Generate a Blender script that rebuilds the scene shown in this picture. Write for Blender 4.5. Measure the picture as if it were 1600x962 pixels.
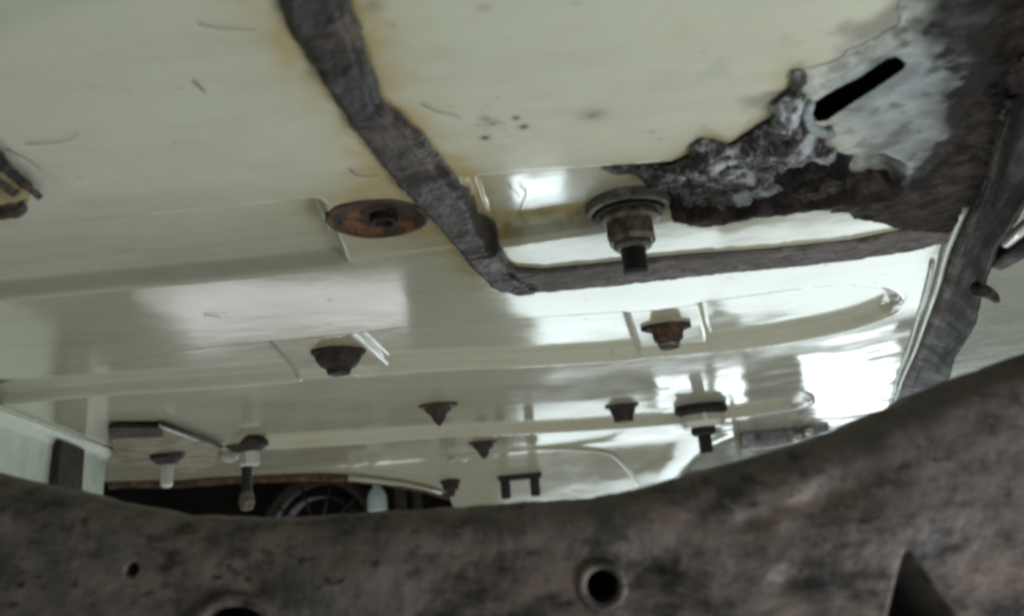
import bpy, math, random
import numpy as np
from mathutils import Vector

random.seed(4)
for o in list(bpy.data.objects):
    bpy.data.objects.remove(o)
scene = bpy.context.scene
COL = scene.collection

# ------------------------------------------------------------------ camera
F_PX = 1250.0                      # focal length in photo pixels (1600 wide)
PITCH = math.atan(342.0 / F_PX)
ROLL = math.atan(0.085)
FW = np.array([0, math.cos(PITCH), math.sin(PITCH)])
R0 = np.array([1.0, 0, 0])
U0 = np.cross(R0, FW)
RT = R0 * math.cos(ROLL) - U0 * math.sin(ROLL)
UP = R0 * math.sin(ROLL) + U0 * math.cos(ROLL)
from mathutils import Matrix
cd = bpy.data.cameras.new('camera')
cam = bpy.data.objects.new('camera', cd)
COL.objects.link(cam)
m = Matrix.Identity(4)
for i in range(3):
    m[i][0], m[i][1], m[i][2] = RT[i], UP[i], -FW[i]
cam.matrix_world = m
cd.sensor_width = 36.0
cd.lens = 36.0 * F_PX / 1600.0
cd.clip_start = 0.01
cd.clip_end = 100
cd.dof.use_dof = True
cd.dof.focus_distance = 0.72
cd.dof.aperture_fstop = 7.5
scene.camera = cam

H0 = 0.20                          # height of the floor pan above the lens (m)

def ray(px, py):
    return FW + RT * ((px - 800) / F_PX) + UP * ((481 - py) / F_PX)

def onz(px, py, z=H0):
    d = ray(px, py)
    return d * (z / d[2])

def ony(px, py, y):
    d = ray(px, py)
    return d * (y / d[1])

# ------------------------------------------------------------------ world and lamps
w = bpy.data.worlds.new('World')
scene.world = w
w.use_nodes = True
bg = w.node_tree.nodes['Background']
bg.inputs[0].default_value = (0.92, 0.92, 0.85, 1)
bg.inputs[1].default_value = 0.07

def lamp(name, loc, target, sx, sy, radiance, col=(1, 1, 1), spread=180):
    l = bpy.data.lights.new(name, 'AREA')
    l.shape = 'RECTANGLE'
    l.size, l.size_y = sx, sy
    l.energy = radiance * math.pi * sx * sy
    l.color = col
    l.spread = math.radians(spread)
    o = bpy.data.objects.new(name, l)
    COL.objects.link(o)
    o.location = loc
    d = Vector(target) - Vector(loc)
    o.rotation_euler = d.to_track_quat('-Z', 'Y').to_euler()
    return o

def mirror_pt(px, py, z):
    """point at height z that the flat pan mirrors into photo pixel (px, py)"""
    d = ray(px, py) * np.array([1, 1, -1])
    return np.array([0, 0, 2 * H0]) + d * ((z - 2 * H0) / d[2])

def floor_patch(name, corners, z, radiance, col):
    """rectangle of daylight lying on the floor, seen mirrored in the glossy pan;
    corners: upper left, upper right, lower right, lower left of the mirrored patch"""
    A, B, C, D = [mirror_pt(px, py, z) for px, py in corners]
    c = (A + B + C + D) / 4
    u = ((B - A) + (C - D)) / 2
    v = ((D - A) + (C - B)) / 2
    l = bpy.data.lights.new(name, 'AREA'); l.shape = 'RECTANGLE'
    l.size = float(np.linalg.norm(u)); l.size_y = float(np.linalg.norm(v))
    l.energy = radiance * math.pi * l.size * l.size_y; l.color = col
    o = bpy.data.objects.new(name, l); COL.objects.link(o)
    o.location = c
    # keep the side that runs away from the viewer, square the other one to it
    ang = math.atan2(v[1], v[0]) - math.pi / 2
    o.rotation_euler = (math.pi, 0, ang)
    return o

DAY = (0.84, 0.97, 1.0)
FL = -1.3
floor_patch('daylight_patch_dim', [(240, 455), (610, 420), (660, 508), (285, 530)], FL, 1.75, (0.97, 0.98, 1.0))
floor_patch('daylight_patch_middle', [(755, 392), (1106, 362), (1108, 528), (850, 548)], FL, 3.1, DAY)
floor_patch('daylight_patch_right', [(1126, 360), (1400, 332), (1462, 500), (1128, 520)], FL, 2.9, DAY)
floor_patch('daylight_patch_upper', [(798, 285), (885, 278), (893, 340), (806, 348)], FL, 9.0, DAY)
floor_patch('daylight_patch_pane', [(1025, 590), (1104, 582), (1106, 618), (1030, 626)], FL, 5.0, DAY)
floor_patch('daylight_patch_pane', [(1122, 576), (1160, 572), (1162, 606), (1123, 610)], FL, 5.0, DAY)
floor_patch('daylight_patch_pane', [(1123, 616), (1162, 612), (1164, 638), (1124, 642)], FL, 5.0, DAY)
floor_patch('daylight_patch_corner', [(1262, 560), (1388, 549), (1396, 630), (1275, 643)], FL, 7.0, DAY)
lamp('floor_bounce', (-0.1, 1.5, -0.9), (-0.1, 1.5, 0.2), 3.6, 2.4, 0.46, (1.0, 0.96, 0.85))
lamp('near_fill', (-0.02, 0.02, -0.80), (-0.02, 0.20, 0.2), 0.8, 0.6, 0.40, (0.72, 0.97, 1.0), 110)  # added cool fill below the lens, brightens the near pan
lamp('rail_fill', (0.52, 0.04, -0.33), (0.22, 0.36, -0.10), 0.26, 0.26, 21.0, (0.97, 0.98, 1.0))  # added fill low on the right, brightens that end of the rail

scene.view_settings.view_transform = 'Standard'
scene.view_settings.look = 'None'
scene.view_settings.exposure = 0.0
scene.view_settings.gamma = 1.0
scene.view_settings.use_curve_mapping = False
scene.render.engine = 'CYCLES'
scene.cycles.pixel_filter_type = 'BLACKMAN_HARRIS'
scene.cycles.filter_width = 3.0

# ------------------------------------------------------------------ numeric helpers
def sstep(a, b, x):
    t = np.clip((x - a) / (b - a), 0, 1)
    return t * t * (3 - 2 * t)

_tab = {}
def vnoise(x, y, seed=0):
    if seed not in _tab:
        _tab[seed] = np.random.RandomState(seed + 11).rand(256, 256)
    T = _tab[seed]
    xi = np.floor(x).astype(int); yi = np.floor(y).astype(int)
    fx = x - xi; fy = y - yi
    fx = fx * fx * (3 - 2 * fx); fy = fy * fy * (3 - 2 * fy)
    a = T[xi % 256, yi % 256]; b = T[(xi + 1) % 256, yi % 256]
    c = T[xi % 256, (yi + 1) % 256]; d = T[(xi + 1) % 256, (yi + 1) % 256]
    return (a * (1 - fx) + b * fx) * (1 - fy) + (c * (1 - fx) + d * fx) * fy

def fbm(x, y, seed=0, octv=4):
    s = 0; a = .5; t = 0
    for k in range(octv):
        s = s + a * vnoise(x * 2 ** k + 13.7 * k, y * 2 ** k + 5.1 * k, seed + k)
        t += a; a *= .55
    return s / t

def seg_dist(X, Y, P, closed=True):
    D = np.full(X.shape, 1e9)
    n = len(P)
    for i in range(n if closed else n - 1):
        ax, ay = P[i]; bx, by = P[(i + 1) % n]
        dx, dy = bx - ax, by - ay
        L = dx * dx + dy * dy + 1e-12
        t = np.clip(((X - ax) * dx + (Y - ay) * dy) / L, 0, 1)
        D = np.minimum(D, (X - ax - t * dx) ** 2 + (Y - ay - t * dy) ** 2)
    return np.sqrt(D)

def inside(X, Y, P):
    c = np.zeros(X.shape, bool)
    n = len(P)
    for i in range(n):
        ax, ay = P[i]; bx, by = P[(i + 1) % n]
        cond = ((ay > Y) != (by > Y))
        xx = ax + (Y - ay) * (bx - ax) / (by - ay + 1e-12)
        c ^= cond & (X < xx)
    return c

def sdist(X, Y, P):
    """signed distance, positive inside; only evaluated near the shape"""
    P = np.asarray(P)
    lo = P.min(0) - .08; hi = P.max(0) + .08
    out = np.full(X.shape, -1.0)
    msk = (X > lo[0]) & (X < hi[0]) & (Y > lo[1]) & (Y < hi[1])
    if msk.any():
        x = X[msk]; y = Y[msk]
        d = seg_dist(x, y, P)
        out[msk] = np.where(inside(x, y, P), d, -d)
    return out

def plane(pts, z=H0):
    return np.array([onz(px, py, z)[:2] for px, py in pts])

def smooth_open(pts, n=8):
    """Catmull-Rom through open polyline"""
    P = np.asarray(pts, float)
    Q = np.vstack([2 * P[0] - P[1], P, 2 * P[-1] - P[-2]])
    out = []
    for i in range(1, len(Q) - 2):
        for k in range(n):
            t = k / n
            out.append(.5 * (2 * Q[i] + (Q[i + 1] - Q[i - 1]) * t +
                       (2 * Q[i - 1] - 5 * Q[i] + 4 * Q[i + 1] - Q[i + 2]) * t * t +
                       (3 * Q[i] - Q[i - 1] - 3 * Q[i + 1] + Q[i + 2]) * t ** 3))
    out.append(P[-1])
    return np.array(out)

# ------------------------------------------------------------------ pressed shape of the floor pan
def closed_smooth(pts, n=5):
    P = list(pts)
    Q = smooth_open(P[-2:] + P + P[:2], n)
    return Q[2 * n:-(2 * n) + 0] if False else Q[2 * n: len(Q) - 1 - n]

RIBS = []     # (polygon in plane coordinates, depth, wall width)
rib0 = smooth_open([(-420, 400), (0, 357), (510, 306), (740, 275), (950, 258), (1300, 236), (1385, 232)], 4).tolist() + \
       smooth_open([(1425, 250), (1420, 280), (1385, 306), (1200, 326), (1100, 338), (1000, 354), (900, 371), (780, 388), (520, 419), (300, 442), (0, 471), (-420, 515)], 4).tolist()
rib1 = smooth_open([(-250, 640), (0, 598), (170, 570), (330, 543), (547, 522), (666, 509), (805, 499), (1000, 484), (1110, 470), (1280, 448),
                    (1350, 446), (1398, 454), (1414, 471), (1398, 490), (1340, 512), (1240, 534), (1118, 551), (880, 570),
                    (689, 580), (520, 591), (420, 600), (250, 612), (0, 634), (-250, 670), (-280, 655), (-250, 640)], 5).tolist()
rib2 = smooth_open([(372, 668), (480, 661), (700, 642), (880, 628), (1010, 618), (1171, 609), (1240, 608), (1268, 618),
                    (1262, 633), (1200, 646), (1040, 664), (860, 676), (689, 684), (497, 697), (400, 700), (366, 688), (372, 668)], 4).tolist()
rib3 = smooth_open([(708, 711), (780, 703), (860, 698), (930, 702), (960, 708), (975, 722), (985, 738), (900, 745),
                    (760, 742), (700, 728), (708, 711)], 4).tolist()
RIBS = [(plane(rib0), .014, .016), (plane(rib1), .015, .017), (plane(rib2), .016, .020)]
PADS = [(plane([(485, 290), (720, 262), (765, 385), (545, 428)]), .0135, .008),
        (plane([(415, 540), (548, 522), (612, 580), (470, 600)]), .009, .008),
        (plane([(973, 480), (1092, 470), (1112, 560), (1003, 570)]), .007, .006)]

CUP = onz(590, 343); CUP_R = 74 / F_PX * float(np.dot(CUP, FW))
def Hs(X, Y, dimple=True):
    X = np.asarray(X, float); Y = np.asarray(Y, float)
    off = np.zeros(X.shape)
    for k, (P, d, wd) in enumerate(RIBS):
        sd = sdist(X, Y, P)
        r = d * sstep(0, wd, sd)
        if k < 2:
            for q, (PP, pd, pw) in enumerate(PADS):
                r = r - np.minimum(r, pd) * sstep(-pw * .5, pw * .5, sdist(X, Y, PP))
        off = off + r
    if dimple:
        off = off + .011 * sstep(CUP_R * 1.0, CUP_R * .80, np.hypot(X - CUP[0], Y - CUP[1]))
    # slow dents, and the pan falls away at the far end
    off = off + .0022 * (fbm(X * 5 + 3, Y * 5, 40, 2) - .5) * sstep(.2, .6, Y)
    off = off + .0016 * (fbm(X * 13, Y * 9 + 2, 44, 2) - .5) * sstep(.05, .45, X) * sstep(.45, .7, Y)
    far = np.clip(Y - 2.15, 0, 2)
    far = np.minimum(far, .75)
    off = off - .27 * far * far / (far + .04) * sstep(.66, .40, X)
    # the corner by the burnt patch sags a little
    return H0 + off

def on_pan(px, py):
    d = ray(px, py)
    t = np.geomspace(.15, 4.5, 900)
    def f(t):
        P = d[None, :] * t[:, None]
        return P[:, 2] - Hs(P[:, 0], P[:, 1])
    v = f(t)
    k = int(np.argmax(v > 0)) if (v > 0).any() else len(t) - 1
    t2 = np.linspace(t[max(k - 1, 0)], t[k], 60)
    v2 = f(t2); q = int(np.argmax(v2 > 0)) if (v2 > 0).any() else 59
    p = d * t2[q]
    return Vector((p[0], p[1], float(Hs(np.array([p[0]]), np.array([p[1]]))[0])))

def px_size(px, width, p):
    """metres that `width` photo pixels cover at point p"""
    return width / F_PX * float(np.dot(np.array(p), FW))

# ------------------------------------------------------------------ materials
def new_mat(name):
    mt = bpy.data.materials.new(name)
    mt.use_nodes = True
    nt = mt.node_tree
    b = nt.nodes['Principled BSDF']
    return mt, nt, b

def N(nt, t, **kw):
    n = nt.nodes.new(t)
    for k, v in kw.items():
        setattr(n, k, v)
    return n

def noise(nt, scale, detail=5, rough=.6, vec=None):
    n = N(nt, 'ShaderNodeTexNoise')
    n.inputs['Scale'].default_value = scale
    n.inputs['Detail'].default_value = detail
    n.inputs['Roughness'].default_value = rough
    if vec is not None:
        nt.links.new(vec, n.inputs['Vector'])
    return n.outputs['Fac']

def ramp(nt, fac, stops):
    r = N(nt, 'ShaderNodeValToRGB')
    e = r.color_ramp.elements
    while len(e) < len(stops):
        e.new(.5)
    for i, (p, c) in enumerate(stops):
        e[i].position = p
        e[i].color = (c, c, c, 1) if isinstance(c, (int, float)) else (*c, 1)
    nt.links.new(fac, r.inputs[0])
    return r.outputs[0]

def mix(nt, fac, a, b):
    n = N(nt, 'ShaderNodeMix', data_type='RGBA')
    for s, v in ((n.inputs[0], fac), (n.inputs[6], a), (n.inputs[7], b)):
        if isinstance(v, (int, float)):
            s.default_value = v
        elif isinstance(v, tuple):
            s.default_value = (*v, 1)
        else:
            nt.links.new(v, s)
    return n.outputs[2]

def math_n(nt, op, a, b=None, clamp=False):
    n = N(nt, 'ShaderNodeMath', operation=op, use_clamp=clamp)
    for i, v in enumerate((a, b)):
        if v is None: continue
        if isinstance(v, (int, float)):
            n.inputs[i].default_value = v
        else:
            nt.links.new(v, n.inputs[i])
    return n.outputs[0]

def bump(nt, b, h, strength, dist):
    n = N(nt, 'ShaderNodeBump')
    n.inputs['Strength'].default_value = strength
    n.inputs['Distance'].default_value = dist
    nt.links.new(h, n.inputs['Height'])
    nt.links.new(n.outputs[0], b.inputs['Normal'])

def obj_vec(nt, scale=(1, 1, 1)):
    g = N(nt, 'ShaderNodeNewGeometry')
    mp = N(nt, 'ShaderNodeMapping')
    mp.inputs['Scale'].default_value = scale
    nt.links.new(g.outputs['Position'], mp.inputs['Vector'])
    return mp.outputs[0]

def rust_mat(name, cols, scale=60, rough=(.5, .85), bmp=.6, bdist=.0015, stretch=(1, 1, 1), spec=.4, mixk=.7, nr=.65):
    mt, nt, b = new_mat(name)
    v = obj_vec(nt, stretch)
    n1 = noise(nt, scale, 9, nr, v)
    n2 = noise(nt, scale * .33, 5, .6, v)
    c1 = ramp(nt, n1, [(.39, cols[0]), (.5, cols[1]), (.61, cols[2])])
    c2 = ramp(nt, n2, [(.44, 0.0), (.60, mixk)])
    c = mix(nt, c2, c1, cols[3])
    n3 = noise(nt, scale * 2.2, 4, .6, v)
    spots = ramp(nt, n3, [(.60, 0.0), (.70, 1.0)])
    c = mix(nt, spots, c, cols[0])
    nt.links.new(c, b.inputs['Base Color'])
    nt.links.new(ramp(nt, n2, [(.3, rough[0]), (.7, rough[1])]), b.inputs['Roughness'])
    b.inputs['Specular IOR Level'].default_value = spec
    bump(nt, b, math_n(nt, 'ADD', n1, n3), bmp, bdist)
    return mt

def paint_mat(name, base, stains=True, rough=.07):
    mt, nt, b = new_mat(name)
    v = obj_vec(nt)
    big = noise(nt, 7, 4, .55, v)
    c = mix(nt, ramp(nt, big, [(.3, 0.0), (.7, 1.0)]), base, tuple(x * y for x, y in zip(base, (.90, .92, .88))))
    fine = noise(nt, 420, 3, .7, v)
    c = mix(nt, ramp(nt, fine, [(.35, 0.0), (.75, .22)]), c, tuple(x * .72 for x in base))
    hue = noise(nt, 46, 3, .6, v)
    c = mix(nt, ramp(nt, hue, [(.35, 0.0), (.65, .5)]), c, tuple(x * y for x, y in zip(base, (.93, 1.02, .94))))
    film = noise(nt, 28, 6, .7, obj_vec(nt, (.35, 1, 1)))
    c = mix(nt, ramp(nt, film, [(.48, 0.0), (.78, .38)]), c, (.29, .26, .20))
    r = ramp(nt, noise(nt, 16, 4, .6, v), [(.3, rough), (.75, rough * 1.9)])
    if stains:
        def att(n):
            a = N(nt, 'ShaderNodeAttribute', attribute_name=n)
            return a.outputs['Fac']
        gr = noise(nt, 55, 5, .65, v)
        k = math_n(nt, 'MULTIPLY', att('stain'), ramp(nt, gr, [(.25, .45), (.65, 1.0)]), True)
        c = mix(nt, k, c, (.335, .265, .10))
        k2 = math_n(nt, 'MULTIPLY', att('dirt'), ramp(nt, gr, [(.30, .45), (.55, 1.0)]), True)
        c = mix(nt, k2, c, (.085, .048, .022))
        k3 = math_n(nt, 'MULTIPLY', att('rust_shade'), 1.0, True)
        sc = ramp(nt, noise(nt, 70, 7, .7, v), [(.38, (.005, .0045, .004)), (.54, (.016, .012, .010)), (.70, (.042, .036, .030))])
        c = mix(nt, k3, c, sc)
        km = math_n(nt, 'MAXIMUM', k2, k3)
        r = mix(nt, math_n(nt, 'MULTIPLY', att('dust'), ramp(nt, noise(nt, 9, 4, .6, v), [(.3, .5), (.7, 1.0)]), True), r, (.125, .125, .125))
        r2 = mix(nt, km, r, (.62, .62, .62))
        nt.links.new(r2, b.inputs['Roughness'])
        nt.links.new(math_n(nt, 'SUBTRACT', .5, math_n(nt, 'MULTIPLY', km, .42)), b.inputs['Specular IOR Level'])
    else:
        nt.links.new(r, b.inputs['Roughness'])
    nt.links.new(c, b.inputs['Base Color'])
    b.inputs['IOR'].default_value = 1.5
    bump(nt, b, math_n(nt, 'ADD', noise(nt, 26, 2, .5, v), math_n(nt, 'MULTIPLY', noise(nt, 300, 2, .5, v), .03)), .10, .002)
    return mt

M = {}
M['paint'] = paint_mat('cream_gloss_paint', (.50, .50, .41))
M['paint2'] = paint_mat('pale_green_paint', (.46, .50, .42), False, .2)
M['pale'] = paint_mat('pale_mint_paint', (.70, .79, .71), False, .25)
M['seam'] = rust_mat('dark_seam_sealer', [(.007, .006, .006), (.022, .017, .015), (.068, .044, .032), (.042, .049, .055)], 60, (.22, .6), .9, .0018, mixk=.65)
M['strip'] = rust_mat('brown_rust_strip', [(.030, .024, .022), (.078, .062, .055), (.125, .102, .092), (.10, .092, .09)], 80, (.5, .8), .6, .0012)
M['darkstrip'] = rust_mat('dark_brown_scale', [(.008, .007, .006), (.022, .017, .014), (.058, .044, .037), (.030, .026, .024)], 70, (.6, .9), .8, .0018, spec=.12)
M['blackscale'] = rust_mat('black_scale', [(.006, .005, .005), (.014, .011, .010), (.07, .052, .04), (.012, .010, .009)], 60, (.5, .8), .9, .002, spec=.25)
M['crust'] = rust_mat('burnt_metal_crust', [(.006, .006, .006), (.032, .029, .027), (.42, .455, .47), (.020, .018, .017)], 42, (.18, .55), .9, .0025, mixk=.55)
M['zinc'] = rust_mat('bare_grey_sheet', [(.13, .15, .15), (.20, .235, .235), (.29, .335, .335), (.24, .28, .28)], 30, (.35, .55), .4, .0012, mixk=.85)
mtz = M['zinc']; ntz = mtz.node_tree; bz = ntz.nodes['Principled BSDF']
src = bz.inputs['Base Color'].links[0].from_socket
az = N(ntz, 'ShaderNodeAttribute', attribute_name='rust_shade')
sz_ = ramp(ntz, noise(ntz, 70, 6, .7, obj_vec(ntz)), [(.38, (.005, .0045, .004)), (.54, (.014, .011, .0095)), (.70, (.034, .030, .027))])
ntz.links.new(math_n(ntz, 'SUBTRACT', .4, math_n(ntz, 'MULTIPLY', az.outputs['Fac'], .32)), bz.inputs['Specular IOR Level'])
ap = N(ntz, 'ShaderNodeAttribute', attribute_name='paint')
src = mix(ntz, ap.outputs['Fac'], src, (.43, .455, .395))
ntz.links.new(mix(ntz, az.outputs['Fac'], src, sz_), bz.inputs['Base Color'])
M['rust'] = rust_mat('orange_brown_rust', [(.016, .011, .009), (.060, .032, .017), (.17, .072, .024), (.030, .022, .018)], 70, (.6, .9), .8, .0012)
M['darkrust'] = rust_mat('dark_rust', [(.012, .009, .008), (.030, .022, .018), (.065, .042, .030), (.022, .018, .016)], 120, (.5, .8), .7, .0012)
M['rail'] = rust_mat('frame_rust', [(.024, .022, .021), (.094, .080, .071), (.160, .124, .102), (.140, .124, .112)], 42, (.42, .7), .45, .0015, (1, 1, 1.7), mixk=.55, nr=.70, spec=.3)
M['lip'] = rust_mat('scaly_lip_rust', [(.022, .018, .014), (.075, .061, .047), (.17, .145, .115), (.045, .036, .028)], 60, (.5, .8), .5, .0012, mixk=.6)
mtl = M['lip']; ntl = mtl.node_tree; bl = ntl.nodes['Principled BSDF']
srcl = bl.inputs['Base Color'].links[0].from_socket
al = N(ntl, 'ShaderNodeAttribute', attribute_name='rust_shade')
ntl.links.new(mix(ntl, al.outputs['Fac'], srcl, ramp(ntl, noise(ntl, 60, 6, .7, obj_vec(ntl)), [(.38, (.006, .005, .005)), (.54, (.016, .012, .010)), (.68, (.036, .028, .022))])), bl.inputs['Base Color'])
M['black'] = rust_mat('black_rubber', [(.008, .008, .008), (.014, .014, .013), (.022, .021, .020), (.012, .012, .012)], 90, (.4, .6), .3, .0006)
M['brass'] = rust_mat('dull_brass', [(.07, .055, .035), (.16, .135, .09), (.24, .21, .16), (.12, .105, .08)], 120, (.3, .5), .3, .0006)
M['washer'] = rust_mat('dull_steel_washer', [(.07, .062, .052), (.15, .14, .12), (.27, .26, .235), (.11, .10, .085)], 110, (.3, .55), .5, .0008)
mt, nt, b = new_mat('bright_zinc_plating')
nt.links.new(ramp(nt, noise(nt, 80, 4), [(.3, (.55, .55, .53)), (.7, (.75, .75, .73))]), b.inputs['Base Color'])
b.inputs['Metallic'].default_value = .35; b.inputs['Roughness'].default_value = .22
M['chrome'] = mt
mt, nt, b = new_mat('void_black')
nt.links.new(ramp(nt, noise(nt, 12, 4), [(.3, (.006, .006, .006)), (.7, (.016, .014, .013))]), b.inputs['Base Color'])
b.inputs['Roughness'].default_value = .9; b.inputs['Specular IOR Level'].default_value = .1
M['void'] = mt
mt, nt, b = new_mat('milky_plastic')
nt.links.new(ramp(nt, noise(nt, 30, 3), [(.3, (.52, .66, .68)), (.7, (.62, .74, .75))]), b.inputs['Base Color'])
b.inputs['Roughness'].default_value = .4
M['milky'] = mt
mt, nt, b = new_mat('dark_hair')
nt.links.new(ramp(nt, noise(nt, 200, 2), [(.3, (.03, .022, .014)), (.7, (.07, .05, .03))]), b.inputs['Base Color'])
b.inputs['Roughness'].default_value = .5
M['hair'] = mt

# ------------------------------------------------------------------ mesh helpers
def tag(o, label=None, cat=None, group=None, kind=None):
    if label: o['label'] = label
    if cat: o['category'] = cat
    if group: o['group'] = group
    if kind: o['kind'] = kind
    return o

def mesh_obj(name, verts, faces, mat, parent=None, smooth=40):
    me = bpy.data.meshes.new(name)
    me.from_pydata([tuple(map(float, v)) for v in verts], [], faces)
    me.validate(); me.update()
    if smooth:
        me.shade_smooth()
        if smooth < 180:
            me.set_sharp_from_angle(angle=math.radians(smooth))
    me.materials.append(mat)
    o = bpy.data.objects.new(name, me)
    COL.objects.link(o)
    if parent is not None:
        o.parent = parent
    return o

def grid_mesh(name, X, Y, Z, keep, mat, parent=None):
    """keep: cell mask (ny-1, nx-1)"""
    ny, nx = X.shape
    idx = np.arange(nx * ny).reshape(ny, nx)
    q = np.stack([idx[:-1, :-1], idx[1:, :-1], idx[1:, 1:], idx[:-1, 1:]], -1)[keep]
    used = np.zeros(nx * ny, bool); used[q.ravel()] = True
    remap = np.cumsum(used) - 1
    q = remap[q]
    co = np.stack([X.ravel(), Y.ravel(), Z.ravel()], -1)[used]
    me = bpy.data.meshes.new(name)
    me.vertices.add(len(co)); me.vertices.foreach_set('co', co.ravel().astype(np.float32))
    me.loops.add(q.size); me.loops.foreach_set('vertex_index', q.ravel().astype(np.int32))
    me.polygons.add(len(q))
    me.polygons.foreach_set('loop_start', np.arange(0, q.size, 4, dtype=np.int32))
    me.polygons.foreach_set('loop_total', np.full(len(q), 4, dtype=np.int32))
    me.update(calc_edges=True)
    me.shade_smooth()
    me.materials.append(mat)
    o = bpy.data.objects.new(name, me)
    COL.objects.link(o)
    if parent is not None:
        o.parent = parent
    return o, used

def set_attr(o, name, vals):
    a = o.data.attributes.new(name, 'FLOAT', 'POINT')
    a.data.foreach_set('value', vals.astype(np.float32))

def empty(name, loc, label, cat, group=None):
    e = bpy.data.objects.new(name, None)
    e.empty_display_size = .02
    COL.objects.link(e)
    e.location = loc
    return tag(e, label, cat, group)

def lathe(name, prof, mat, parent, seg=40, loc=(0, 0, 0), wob=0, seed=0, smooth=35, sx=1, sy=1, rot=0):
    """prof: list of (radius, z) in metres"""
    rs = np.random.RandomState(seed)
    ph = rs.rand(4) * 6.28
    vs, fs = [], []
    for i, (r, z) in enumerate(prof):
        for k in range(seg):
            a = 2 * math.pi * k / seg + rot
            rr = r * (1 + wob * (math.sin(2 * a + ph[0]) + .6 * math.sin(5 * a + ph[1]) + .5 * math.sin(9 * a + ph[2])))
            vs.append((loc[0] + rr * math.cos(a) * sx, loc[1] + rr * math.sin(a) * sy, loc[2] + z + wob * r * .5 * math.sin(3 * a + ph[3])))
    for i in range(len(prof) - 1):
        for k in range(seg):
            k2 = (k + 1) % seg
            fs.append((i * seg + k, i * seg + k2, (i + 1) * seg + k2, (i + 1) * seg + k))
    fs.append(tuple(range(seg))[::-1])
    fs.append(tuple(range((len(prof) - 1) * seg, len(prof) * seg)))
    return mesh_obj(name, vs, fs, mat, parent, smooth)

def stud_prof(r, z0, z1, pitch):
    p = [(r * .9, z0)]
    z = z0
    while z > z1:
        p += [(r, z - pitch * .5), (r * .86, z - pitch)]
        z -= pitch
    p += [(r * .7, z - pitch * .3), (r * .1, z - pitch * .35)]
    return p

def box(name, lo, hi, mat, parent=None, bev=.002, rot=None):
    import bmesh
    bm = bmesh.new()
    bmesh.ops.create_cube(bm, size=1)
    for v in bm.verts:
        v.co = Vector([(lo[i] + hi[i]) / 2 + v.co[i] * (hi[i] - lo[i]) for i in range(3)])
    if bev:
        bmesh.ops.bevel(bm, geom=bm.edges[:], offset=bev, segments=2, affect='EDGES')
    me = bpy.data.meshes.new(name); bm.to_mesh(me); bm.free()
    me.shade_smooth(); me.set_sharp_from_angle(angle=math.radians(50))
    me.materials.append(mat)
    o = bpy.data.objects.new(name, me); COL.objects.link(o)
    if parent is not None: o.parent = parent
    return o

def tube(name, pts, r, mat, parent=None, seg=8, taper=1.0):
    pts = [Vector(p) for p in pts]
    vs, fs = [], []
    for i, p in enumerate(pts):
        d = (pts[min(i + 1, len(pts) - 1)] - pts[max(i - 1, 0)]).normalized()
        a = d.cross(Vector((.3, .2, .9))).normalized(); c = d.cross(a)
        rr = r * (1 + (taper - 1) * i / (len(pts) - 1))
        for k in range(seg):
            t = 2 * math.pi * k / seg
            vs.append(p + a * rr * math.cos(t) + c * rr * math.sin(t))
    for i in range(len(pts) - 1):
        for k in range(seg):
            k2 = (k + 1) % seg
            fs.append((i * seg + k, i * seg + k2, (i + 1) * seg + k2, (i + 1) * seg + k))
    fs.append(tuple(range(seg))[::-1]); fs.append(tuple(range((len(pts) - 1) * seg, len(pts) * seg)))
    return mesh_obj(name, vs, fs, mat, parent, 180)

# ------------------------------------------------------------------ FLOOR PAN
pan = empty('floor_pan', (0, 0, 0), 'glossy cream painted vehicle floor pan with pressed ribs, seen from below', 'floor pan')

def asinh_grid(lo, hi, d0, g):
    xs = [0.0]
    while xs[-1] < hi: xs.append(xs[-1] + d0 + g * abs(xs[-1]))
    neg = [0.0]
    while neg[-1] > lo: neg.append(neg[-1] - d0 - g * abs(neg[-1]))
    return np.array(neg[:0:-1] + xs)

gx = asinh_grid(-1.9, 1.9, .0019, .0042)
gy = [-.3, -.2, -.1, 0, .1]
while gy[-1] < 4.0:
    gy.append(gy[-1] + max(.0018, .0036 * gy[-1]))
gy = np.array(gy)
X, Y = np.meshgrid(gx, gy)
Z = Hs(X, Y)
SEAM = [(428, -60), (432, 0), (462, 60), (492, 110), (527, 160), (556, 200), (585, 240), (622, 285), (655, 322),
        (690, 360), (715, 388), (738, 420), (770, 447), (800, 453), (848, 448), (820, 428), (800, 415), (775, 375), (748, 345),
        (738, 308), (718, 280), (690, 245), (660, 205), (630, 178), (596, 150), (588, 110), (570, 70), (562, 30), (548, 0), (540, -60)]
STRIP = [(765, 446), (800, 454), (850, 452), (960, 442), (1080, 428), (1200, 416), (1320, 404), (1420, 388), (1486, 372), (1500, 345),
         (1440, 352), (1330, 374), (1200, 388), (1080, 396), (1000, 404), (930, 412), (850, 420), (812, 418), (785, 405), (760, 425)]
CRUST = [(936, 268), (975, 262), (1000, 268), (1050, 252), (1075, 238), (1098, 214), (1120, 216), (1130, 226), (1152, 224),
         (1165, 206), (1186, 190), (1206, 166), (1222, 150), (1226, 112), (1236, 98), (1262, 98), (1275, 108), (1258, 140), (1254, 175),
         (1280, 200), (1300, 230), (1330, 258), (1338, 280), (1320, 300), (1260, 312), (1180, 322), (1110, 332), (1060, 332), (1030, 312), (985, 300), (950, 292)]
ZINC = [(1240, 108), (1300, 92), (1350, 70), (1400, 40), (1440, -20), (1475, -60), (1600, -60), (1600, 140), (1540, 210), (1470, 262), (1410, 296),
        (1360, 312), (1320, 300), (1310, 250), (1285, 215), (1262, 190), (1248, 150)]
SLOT = [(1266, 170), (1272, 160), (1300, 142), (1345, 119), (1384, 92), (1398, 88), (1414, 98), (1410, 108), (1372, 134), (1327, 163), (1290, 188), (1276, 188)]
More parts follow.
